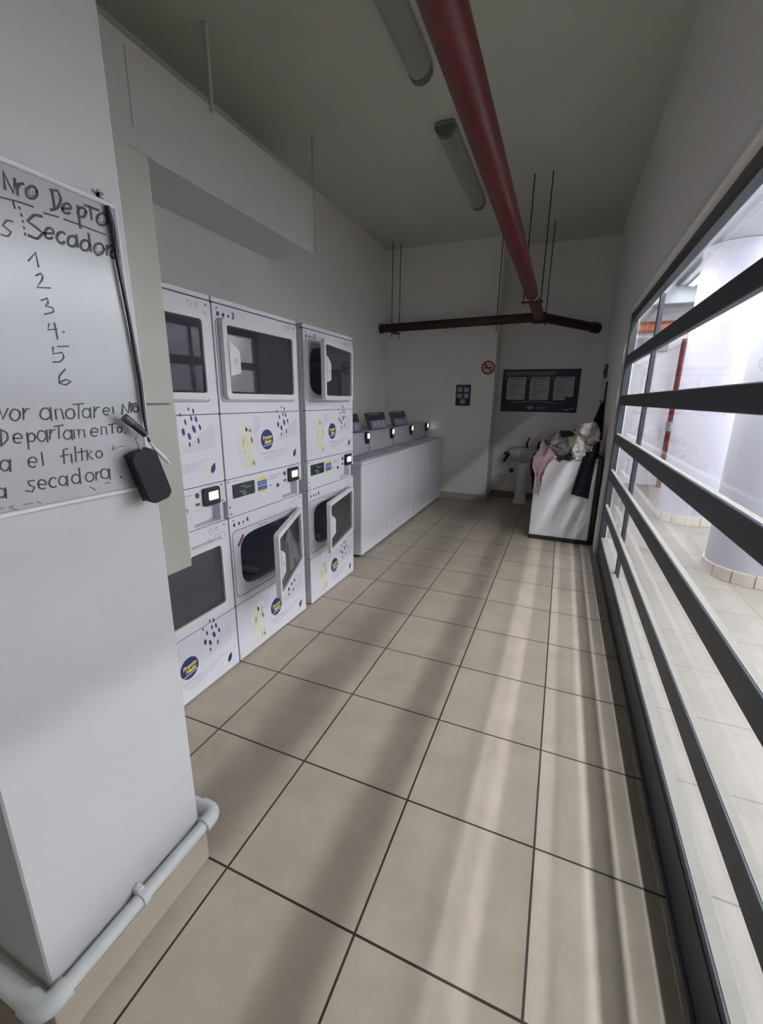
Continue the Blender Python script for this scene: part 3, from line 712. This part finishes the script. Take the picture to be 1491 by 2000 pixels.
    # control panel
    b = BM(); plate(b, [[(.001, .846), (.468, .846), (.468, .938), (DW - .001, .938), (DW - .001, 1.042), (.001, 1.042)]], -.022, 0)
    box(b, -.075, -.070, .46, DW - .002, .842, .94); box(b, -.072, -.02, .464, .468, .846, .938); box(b, -.072, -.02, DW - .006, DW - .002, .846, .938); box(b, -.072, -.02, .464, DW - .002, .842, .847)
    cp = obj('control_panel', b, APPL, t)
    b = BM(); box(b, -.072, -.058, .505, .640, .858, .930, .004, 2); obj('coin_drawer', b, DOORW, t)
    b = BM(); plate(b, [rrect(.042, .214, .940, 1.012, .004, 3)], -.002, .004); obj('display', b, mat('display_dark', (.03, .04, .042), .25), cp)
    b = BM(); rnd = random.Random(5)
    for k, (yy, zz, w) in enumerate(((.105, .994, .03), (.13, .985, .05), (.09, .968, .04), (.11, .957, .03), (.12, .948, .02))):
        stroke(b, [(yy, zz), (yy + w, zz + .001)], .004, .0042)
    obj('display_marks', b, mat('display_marks_grey', (.30, .34, .34), .5), cp)
    b = BM()
    for z in (.992, .978, .962, .950): box(b, 0, .0012, .242, .325, z - .0065, z + .005)
    obj('sticker', b, mat('sticker_blue', (.08, .11, .30), .5), cp)
    b = BM(); spot(b, .284, 1.006, .038, .010, 0, 0, .0009); spot(b, .284, .940, .034, .009, 0, 0, .0009); obj('sticker_yellow', b, YELL, cp)
    b = BM()
    for z, w in ((1.012, .12), (1.0, .09), (.99, .07)): stroke(b, [(.35, z), (.35 + w, z)], .0025, .0004)
    stroke(b, [(.04, 1.03), (.10, 1.03)], .002, .0004)
    obj('small_print', b, GREYL, cp)
    BG = mat('button_grey', (.08, .10, .10), .5)
    for yy, zz, r1, r2, dd in ((.425, .945, .010, .011, .006), (.355, .955, .004, .004, .003), (.500, 1.004, .011, .013, .004)):
        obj('button', spot(BM(), yy, zz, r1, r2, 0, 0, dd, n=18), BG, cp)
    obj('card_slot', box(BM(), 0, .003, .488, .512, .956, .968), BG, cp)
    for yy, zz in ((.015, 1.03), (.015, .90), (.66, 1.03), (.66, .95), (.022, .862)):
        obj('screw', spot(BM(), yy, zz, .0045, .0045, 0, 0, .002, n=10), BG, cp)
    b = BM(); plate(b, [rrect(.530, .634, .944, 1.030, .010, 4)], 0, .014); rd = obj('card_reader', b, PLUM, t)
    b = BM(); plate(b, [rrect(.560, .620, .970, 1.009, .002, 2)], .0142, .0152); obj('reader_screen', b, SCREEN, rd)
    return t
d1 = make_dryer(0, 0, ('1', '2'), 'stacked dryer with both doors shut, half hidden behind the white pier', 0.962)
d2 = make_dryer(0, 21.2, ('3', '4'), 'middle stacked dryer with its upper door shut and lower door standing wide open', 1.655)
d3 = make_dryer(9.4, 11.0, ('5', '6'), 'stacked dryer nearest the washers with both doors ajar', 2.412)
# a red and white sticker on the lower front of the middle dryer, and laundry turning in its upper drum
b = BM(); plate(b, [[(.045, .680), (.060, .675), (.105, .725), (.095, .735)]], .0, .001); obj('warning_sticker', b, REDB, d2)

# ================================================================== washers
WW = 0.701
def make_washer(y0, label, panel):
    t = thing('washing_machine', label, 'washing machine', (-1.60, y0, 0), group='top loading washers along the left wall')
    b = BM(); box(b, -.70, 0, .004, WW, .025, .868, .010, 3); obj('cabinet', b, APPL2, t)
    for yy in (.06, WW - .06):
        for xx in (-.05, -.62):
            obj('foot', cyl(BM(), (xx, yy, 0), (xx, yy, .03), .022, 12), BLACKP, t, smooth=50)
    b = BM(); box(b, -.70, .006, .002, WW - .001, .868, .905, .010, 3); obj('top', b, APPL2, t)
    b = BM(); box(b, -.225, -.030, .05, WW - .05, .905, .914, .004, 2); obj('lid', b, GREYP, t)
    # console: tall leaning back part with the reader on its right
    prof = [(-.232, .905), (-.262, 1.105), (-.285, 1.128), (-.46, 1.128), (-.50, .905)]
    b = BM(); plate(b, [prof], .012, WW - .010, 'y')
    bmesh.ops.bevel(b, geom=[e for e in b.edges if len(e.link_faces) == 2 and e.calc_face_angle(0) > .4], offset=.012, segments=3, affect='EDGES')
    obj('console', b, GREYP, t, smooth=40)
    Rm = Matrix.Rotation(math.radians(-17), 4, 'Y')
    if panel:
        b = BM(); box(b, -.022, .022, 0, .46, 0, .185, .006, 2)
        b.transform(Matrix.Translation((-.285, .12, 1.122)) @ Rm)
        ip = obj('instruction_panel', b, mat('panel_case', (.10, .10, .12), .4), t)
        b = BM(); box(b, .0222, .0235, .012, .445, .10, .178); b.transform(Matrix.Translation((-.285, .12, 1.122)) @ Rm); obj('panel_print', b, mat('panel_navy', (.022, .024, .05), .4), ip)
        b = BM(); box(b, .0222, .0235, .012, .445, .008, .096); b.transform(Matrix.Translation((-.285, .12, 1.122)) @ Rm); obj('panel_face', b, mat('panel_blue_grey', (.20, .22, .30), .4), ip)
        b = BM()
        for k in range(3): spot(b, .10 + k * .125, .052, .030, .026, 0, .0236, .0245)
        stroke(b, [(.03, .165), (.3, .165)], .010, .0237)
        b.transform(Matrix.Translation((-.285, .12, 1.122)) @ Rm); obj('panel_icons', b, mat('panel_icons_grey', (.36, .38, .45), .5), ip)
    b = BM(); box(b, -.256, -.222, WW - .085, WW - .02, 1.000, 1.122, .008, 2); rd = obj('card_reader', b, PLUM, t)
    b = BM(); box(b, -.2225, -.2205, WW - .075, WW - .030, 1.055, 1.105, .0008, 1); obj('reader_screen', b, SCREEN, rd)
    return t
wl = ['top loading washer standing right beside the dryers', 'second top loading washer from the dryers with its instruction panel in full view', 'third top loading washer from the dryers', 'last top loading washer, against the far wall, without a visible instruction panel']
for i in range(4):
    make_washer(3.405 + i * .709, wl[i], i < 3)

# ================================================================== far wall
t = thing('no_smoking_sign', 'round no smoking sign near the wall corner', 'sign', (-1.02, 6.26, 1.882))
b = BM(); plate(b, [[(.095 * math.cos(2 * PI * i / 32), .095 * math.sin(2 * PI * i / 32)) for i in range(32)]], -.004, 0, 'y'); obj('disc', b, mat('sign_pink_white', (.60, .52, .52), .5), t)
b = BM(); plate(b, [[(.09 * math.cos(2 * PI * i / 32), .09 * math.sin(2 * PI * i / 32)) for i in range(32)], [(.070 * math.cos(2 * PI * i / 32), .070 * math.sin(2 * PI * i / 32)) for i in range(32)]], -.0052, -.004, 'y')
w = .009; a = math.radians(-45)
plate(b, [[(.075 * math.cos(a) - w * math.sin(a) * s1, .075 * math.sin(a) + w * math.cos(a) * s1) if q > 0 else (-.075 * math.cos(a) - w * math.sin(a) * s1, -.075 * math.sin(a) + w * math.cos(a) * s1) for q, s1 in ((1, 1), (1, -1), (-1, -1), (-1, 1))]], -.0058, -.0052, 'y')
obj('red_ring', b, REDB, t)
b = BM(); box(b, -.05, .045, -.0050, -.004, -.012, .008); box(b, .03, .038, -.0050, -.004, .015, .04); obj('cigarette', b, BLACKP, t)
t = thing('notice', 'small navy notice with five pale boxes on the far wall', 'sign', (-1.343, 6.26, 1.513))
b = BM(); box(b, -.105, .105, -.005, 0, -.145, .145); obj('board', b, POST, t)
b = BM()
for x, z in ((-.048, .075), (.045, .075), (-.048, -.008), (.045, -.008), (-.002, -.085)): box(b, x - .034, x + .034, -.0062, -.005, z - .030, z + .030)
obj('pale_boxes', b, mat('notice_pale', (.38, .39, .45), .5), t)
b = BM(); box(b, -.07, .03, -.0062, -.005, .118, .130); obj('heading', b, mat('notice_heading', (.2, .2, .3), .5), t)

# poster on the recessed wall
t = thing('poster', 'large navy instruction poster with three pale columns above the sink', 'poster', (-.352, 6.72, 1.588))
HW, HH = .518, .295
b = BM(); box(b, -HW, HW, -.006, 0, -HH, HH); obj('board', b, POST, t)
b = BM(); plate(b, [[(-HW + .03, HH - .085), (.18, HH - .085), (.21, HH - .03), (-HW + .03, HH - .03)]], -.0072, -.006, 'y'); obj('heading_band', b, mat('poster_olive', (.20, .195, .11), .5), t)
b = BM()
for k, x0 in enumerate((-.45, -.13, .19)): plate(b, [rrect(x0, x0 + .26, -HH + .17, HH - .105, .01, 2)], -.0072, -.006, 'y')
obj('text_column', b, mat('poster_pale', (.50, .50, .54), .5), t)
b = BM(); rnd = random.Random(11)
for x0 in (-.45, -.13, .19):
    box(b, x0 + .05, x0 + .21, -.0080, -.0072, HH - .135, HH - .120)
    z = HH - .165
    while z > -HH + (.20 if x0 < .1 else .27):
        box(b, x0 + .035, x0 + .10 + rnd.random() * .13, -.0079, -.0072, z - .004, z + .004); z -= .021
obj('text_lines', b, mat('poster_text', (.20, .20, .26), .5), t)
b = BM()
for k, x0 in enumerate((-.45, -.13, .19)): plate(b, [[(x0 - .012 + .028 * math.cos(2 * PI * i / 20), HH - .125 + .028 * math.sin(2 * PI * i / 20)) for i in range(20)]], -.0084, -.0078, 'y')
obj('number_disc', b, mat('poster_disc', (.10, .10, .24), .5), t)
b = BM()
P = [(-.38 + .62 * k / 12, -HH + .125 + .025 * math.sin(PI * k / 12)) for k in range(13)]
plate(b, [[(x, z + .005) for x, z in P] + [(x, z - .005) for x, z in P[::-1]]], -.0078, -.006, 'y')
for x, z, s in ((-.10, .06, .05), (.02, .06, .03), (.09, .06, .02), (.40, .04, .025), (.45, .055, .022), (.36, .035, .02), (.29, .13, .014)): plate(b, [[(x + s * math.cos(2 * PI * i / 8), -HH + z + .5 * s * math.sin(2 * PI * i / 8)) for i in range(8)]], -.0078, -.006, 'y')
obj('pale_marks', b, mat('poster_marks', (.34, .35, .44), .5), t)
b = BM()
P = [(.33, -HH + .10), (.46, -HH + .10), (.475, -HH + .17), (.46, -HH + .20), (.445, -HH + .22), (.40, -HH + .21), (.36, -HH + .225), (.345, -HH + .18)]
plate(b, [P], -.0086, -.0078, 'y'); obj('dark_figure', b, mat('poster_figure', (.03, .03, .07), .5), t)

# pedestal sink with its tap
SINKW = mat('sink_ceramic', (.62, .62, .62), .18, noise=.02)
t = thing('pedestal_sink', 'white pedestal sink under the poster, left of the white counter', 'sink', (-.455, 6.44, 0))
b = BM()
def se(a, bb, z, e=3.2, dy=0): return [Vector((p[0], p[1] + dy, z)) for p in superell(0, 0, a, bb, e, 36)]
skin(b, [se(.09, .09, .60), se(.15, .15, .66), se(.200, .215, .71), se(.215, .235, .765), se(.217, .238, .785), se(.205, .226, .790), se(.170, .150, .783, 2.6, -.03), se(.150, .130, .735, 2.4, -.03), se(.09, .08, .68, 2.2, -.03), se(.02, .02, .672, 2, -.03)])
obj('basin', b, SINKW, t, smooth=50)
b = BM(); skin(b, [se(.105, .095, 0, 2.6), se(.100, .09, .03, 2.6), se(.082, .075, .10, 2.4), se(.078, .07, .45, 2.3), se(.095, .09, .615, 2.4)]); obj('pedestal', b, SINKW, t, smooth=50)
b = BM(); cyl(b, (.02, .15, .785), (.02, .15, .83), .020, 16, .016); tube(b, [(.02, .15, .83), (.02, .145, .86), (.02, .11, .875), (.02, .05, .868), (.02, .03, .85)], [.014, .013, .012, .011, .011], 12); cyl(b, (.02, .155, .84), (.045, .165, .93), .008, 10, .012)
obj('tap', b, mat('tap_dark_chrome', (.10, .10, .10), .25, metal=.8), t, smooth=50)
t = thing('wall_valve', 'dark pipe valve on the wall left of the sink pedestal', 'valve', (-.70, 6.72, .665))
b = BM(); cyl(b, (0, 0, 0), (0, -.10, 0), .018, 12); cyl(b, (0, 0, 0), (0, -.012, 0), .035, 16); obj('stub', b, BLACKP, t, smooth=50)
b = BM(); tube(b, [(0, -.09, 0), (-.01, -.11, -.03), (-.035, -.11, -.085), (-.045, -.11, -.10)], .020, 12); obj('spout', b, BLACKP, t, smooth=50)
b = BM(); box(b, -.055, .075, -.13, -.10, .005, .035, .008, 2); obj('handle', b, BLACKP, t)
t = thing('wall_outlet', 'small dark pipe end on the wall low beside the sink pedestal', 'valve', (-.635, 6.72, .42))
b = BM(); cyl(b, (0, 0, 0), (0, -.05, 0), .024, 14); obj('stub', b, BLACKP, t, smooth=50)
b = BM(); cyl(b, (0, 0, 0), (0, -.01, 0), .036, 16); obj('flange', b, BLACKP, t, smooth=50)

# white counter with the clothes
t = thing('counter', 'white folding counter with a black base, piled with clothes by the window', 'counter', (0, 4.73, 0))
b = BM(); box(b, -.205, .375, .0, .64, .045, .875, .004, 1); obj('body', b, mat('counter_white', (.74, .74, .77), .3), t)
b = BM(); box(b, -.208, .395, -.004, .64, 0, .045, .003, 1); obj('plinth', b, BLACKP, t)
b = BM(); box(b, .377, .415, -.006, .64, .0, .90, .003, 1); obj('side_panel', b, BLACKP, t)
b = BM(); box(b, -.215, .376, -.008, .64, .876, .902, .004, 2); obj('worktop', b, mat('counter_top', (.55, .55, .57), .35), t)
b = BM()
for pts in ([(.232, .262), (.236, .288), (.242, .268)], [(.242, .266), (.252, .262)], [(.236, .250), (.250, .246)]):
    lp = [Vector((p[0], -.001, p[1])) for p in pts]
    tube(b, lp, .0022, 6)
obj('mark', b, mat('mark_grey', (.25, .25, .27), .5), t)

from mathutils import noise as NZ
def crumple(c, r, seed, amp=.35, freq=1.5, sub=5, flat=.0, tilt=0.0):
    """a crumpled heap of cloth: folded lobes with creases, flat underneath"""
    b = bmesh.new(); bmesh.ops.create_icosphere(b, subdivisions=sub, radius=1.0)
    off = Vector((seed * 3.17, seed * 1.7, seed * 5.3))
    for v in b.verts:
        p = v.co.copy()
        w = p + Vector((NZ.noise(p * 1.3 + off), NZ.noise(p * 1.3 + off + Vector((9, 0, 0))), NZ.noise(p * 1.3 + off + Vector((0, 9, 0))))) * .6
        n = NZ.noise(w * freq + off)
        rid = 1 - abs(NZ.noise(w * freq * 1.25 + off * 2)) * 2.0
        s = 1 + amp * (.75 * n + .55 * rid - .35)
        q = p * s
        v.co = Vector((q.x * r[0], q.y * r[1], max(q.z, -.75 + flat) * r[2]))
    if tilt: b.transform(Matrix.Rotation(tilt, 4, 'Y'))
    b.transform(Matrix.Translation(c))
    return b
def drape(fn, nu=36, nv=48, th=.006):
    """a hanging sheet of cloth given by fn(u, v) -> point"""
    b = bmesh.new()
    g = [[b.verts.new(fn(i / nu, j / nv)) for j in range(nv + 1)] for i in range(nu + 1)]
    for i in range(nu):
        for j in range(nv):
            b.faces.new((g[i][j], g[i + 1][j], g[i + 1][j + 1], g[i][j + 1]))
    bmesh.ops.recalc_face_normals(b, faces=b.faces[:])
    bmesh.ops.solidify(b, geom=b.faces[:], thickness=th)
    return b
def lerp(P, t):
    for (t0, a), (t1, c_) in zip(P, P[1:]):
        if t <= t1:
            k = (t - t0) / (t1 - t0) if t1 > t0 else 0
            return a + (c_ - a) * k
    return P[-1][1]
def cloth(name, bm, m, label, cat):
    return tag(obj(name, bm, m, smooth=80), label, cat, group='clothes on the white counter')
def fab(n, c): return mat(n, c, .9, spec=.15, noise=.08, nscale=18, bump=.25, bscale=400)
PINK = fab('pink_cloth', (.40, .27, .295))
def pink_fn(u, v):
    xl = lerp([(0, -.16), (.35, -.19), (.45, -.238), (.7, -.235), (1, -.165)], v)
    xr = lerp([(0, -.03), (.35, -.02), (.5, -.015), (.75, -.065), (1, -.125)], v)
    x = xl + (xr - xl) * u
    zb = lerp([(0, .64), (.12, .60), (.42, .475), (.6, .62), (.8, .70), (1, .80)], u)
    if v < .4:
        k = v / .4
        y = 5.02 - .28 * k; z = lerp([(0, .96), (.3, 1.05), (.65, 1.02), (.9, .955), (1, .925)], k) + .025 * math.sin(u * 8 + k * 3)
    else:
        k = (v - .4) / .6
        y = 4.712 - .012 * math.sin(PI * min(1, k * 2)) - .018 * (math.sin(u * 15 + k * 4) + 1) * (.3 + k) * .5
        z = .915 - (.915 - zb) * k
    q = Vector((x, y, z)); s = NZ.noise(q * 14)
    return q + Vector((s * .012, -abs(s) * .012, s * .006))
cloth('pink_robe', drape(pink_fn), PINK, 'pink garment draped over the left corner of the white counter', 'clothing')
def maroon_fn(u, v):
    x = -.222 - .020 * math.sin(v * 5) - .012 * (1 + math.sin(u * 9))
    y = 4.75 + .26 * u
    z = .90 - (.34 + .04 * math.sin(u * 7)) * v
    return Vector((x, y, z))
cloth('maroon_cloth', drape(maroon_fn, 24, 24), fab('maroon_cloth', (.055, .022, .03)), 'dark maroon cloth hanging down the left side of the counter', 'clothing')
cloth('black_sock', crumple(Vector((-.185, 4.99, .965)), (.035, .05, .065), 3, .3), fab('black_cloth', (.02, .02, .022)), 'small black garment sticking up behind the pink one', 'clothing')
cloth('grey_shirt', crumple(Vector((-.035, 4.90, 1.04)), (.085, .11, .10), 5, .4), fab('grey_cloth', (.33, .32, .31)), 'grey white shirt crumpled on the left of the clothes pile', 'clothing')
cloth('grey_towel', crumple(Vector((.03, 4.82, .965)), (.11, .10, .075), 8, .35), fab('dim_grey_cloth', (.20, .20, .20)), 'dim grey cloth at the bottom middle of the clothes pile', 'clothing')
def strap_fn(u, v):
    x = lerp([(0, .0), (.35, .06), (.7, .13), (1, .185)], v); z = lerp([(0, 1.160), (.35, 1.150), (.7, 1.125), (1, 1.085)], v)
    return Vector((x - .006 * u, 4.78 + .10 * u, z - .055 * (1 - u) * (1 - .3 * v) - .01 * math.sin(v * 9)))
cloth('black_shirt', drape(strap_fn, 10, 30, .008), fab('black_brown_cloth', (.022, .019, .018)), 'black garment folded over the top of the clothes pile', 'clothing')
cloth('cream_shirt', crumple(Vector((.045, 4.92, 1.06)), (.10, .10, .075), 21, .3), fab('cream_cloth', (.40, .38, .36)), 'pale shirt under the black garment on the pile', 'clothing')
cloth('olive_bag', crumple(Vector((.115, 4.80, 1.03)), (.062, .075, .085), 11, .25, 1.2), fab('olive_cloth', (.30, .29, .20)), 'olive beige cloth in the middle of the clothes pile', 'clothing')
cloth('white_cloth', crumple(Vector((.185, 4.765, .965)), (.066, .07, .110), 14, .5, 2.2), fab('bright_white_cloth', (.66, .66, .64)), 'bright white crumpled cloth in front of the olive one', 'clothing')
cloth('pale_pink_shirt', crumple(Vector((.258, 4.88, 1.12)), (.112, .12, .120), 17, .4), fab('pale_pink_cloth', (.50, .45, .44)), 'large pale pink white garment topping the right of the pile', 'clothing')
cloth('grey_white_shirt', crumple(Vector((.20, 4.98, 1.175)), (.085, .10, .06), 19, .4), fab('grey_white_cloth', (.36, .36, .36)), 'grey white garment at the very top of the pile', 'clothing')
cloth('pale_towel', crumple(Vector((.255, 4.83, .965)), (.065, .09, .075), 23, .4, 1.8), fab('pale_towel_cloth', (.42, .42, .41)), 'pale grey cloth between the bright white cloth and black trousers', 'clothing')
def brown_fn(u, v):
    x = -.03 + .185 * u
    if v < .45:
        return Vector((x, 4.90 - .185 * v / .45, .912 + .012 * math.sin(u * 10)))
    k = (v - .45) / .55
    zb = lerp([(0, .90), (.25, .845), (.4, .875), (.8, .865), (1, .895)], u)
    return Vector((x, 4.712 - .006 * math.sin(u * 18), .912 - (.912 - zb) * k))
cloth('brown_cloth', drape(brown_fn, 30, 20), fab('dark_brown_cloth', (.045, .035, .026)), 'dark brown cloth lying over the front edge of the counter', 'clothing')
def trouser_fn(u, v):
    if v < .35:
        k = v / .35
        return Vector((.235 + .13 * u + .03 * (1 - k), 5.02 - .30 * k, lerp([(0, .93), (.4, 1.05), (.75, 1.00), (1, .918)], k) + .008 * math.sin(u * 9)))
    k = (v - .35) / .65
    xl = .232 - .068 * k; xr = .345 - .015 * k
    return Vector((xl + (xr - xl) * u, 4.708 - .004 * math.sin(u * 7) - .006 * k, .918 - (.918 - (.530 - .035 * u)) * k))
cloth('black_trousers', drape(trouser_fn, 26, 44, .010), fab('black_navy_cloth', (.016, .018, .026)), 'black trousers hanging down the right front of the counter', 'clothing')
def coat_fn(u, v):
    w = lerp([(0, .02), (.3, .07), (.7, .15), (1, .19)], v)
    y = 5.62 - .10 * v + (u - .5) * w * 2.2
    return Vector((RX - .012 - (.03 + .10 * v) * math.sin(PI * u) - .014 * math.sin(u * 14) * v, y, 1.44 - .40 * v))
tag(obj('jacket', drape(coat_fn, 30, 30, .010), fab('navy_cloth', (.022, .024, .045)), smooth=80), 'dark navy jacket hung on the right wall above the counter', 'jacket')
t = thing('wall_switch', 'small dark switch box high on the right wall by the window', 'switch', (RX, 5.95, 1.80))
b = BM(); box(b, -.03, 0, -.06, .06, -.075, .075, .006, 2); obj('case', b, mat('switch_dark', (.10, .10, .11), .5), t)
b = BM(); box(b, -.038, -.028, -.02, .02, -.03, .03, .003, 1); obj('rocker', b, BLACKP, t)
t = thing('hook_rail', 'narrow dark hook rail on the right wall above the navy jacket', 'hook', (RX, 5.66, 1.55))
b = BM(); box(b, -.018, 0, -.025, .025, -.14, .12, .004, 1); obj('rail', b, mat('rail_dark', (.08, .08, .085), .5), t)
b = BM(); tube(b, [(-.015, 0, -.09), (-.05, 0, -.10), (-.06, 0, -.075)], .006, 8); obj('hook', b, BLACKP, t, smooth=50)
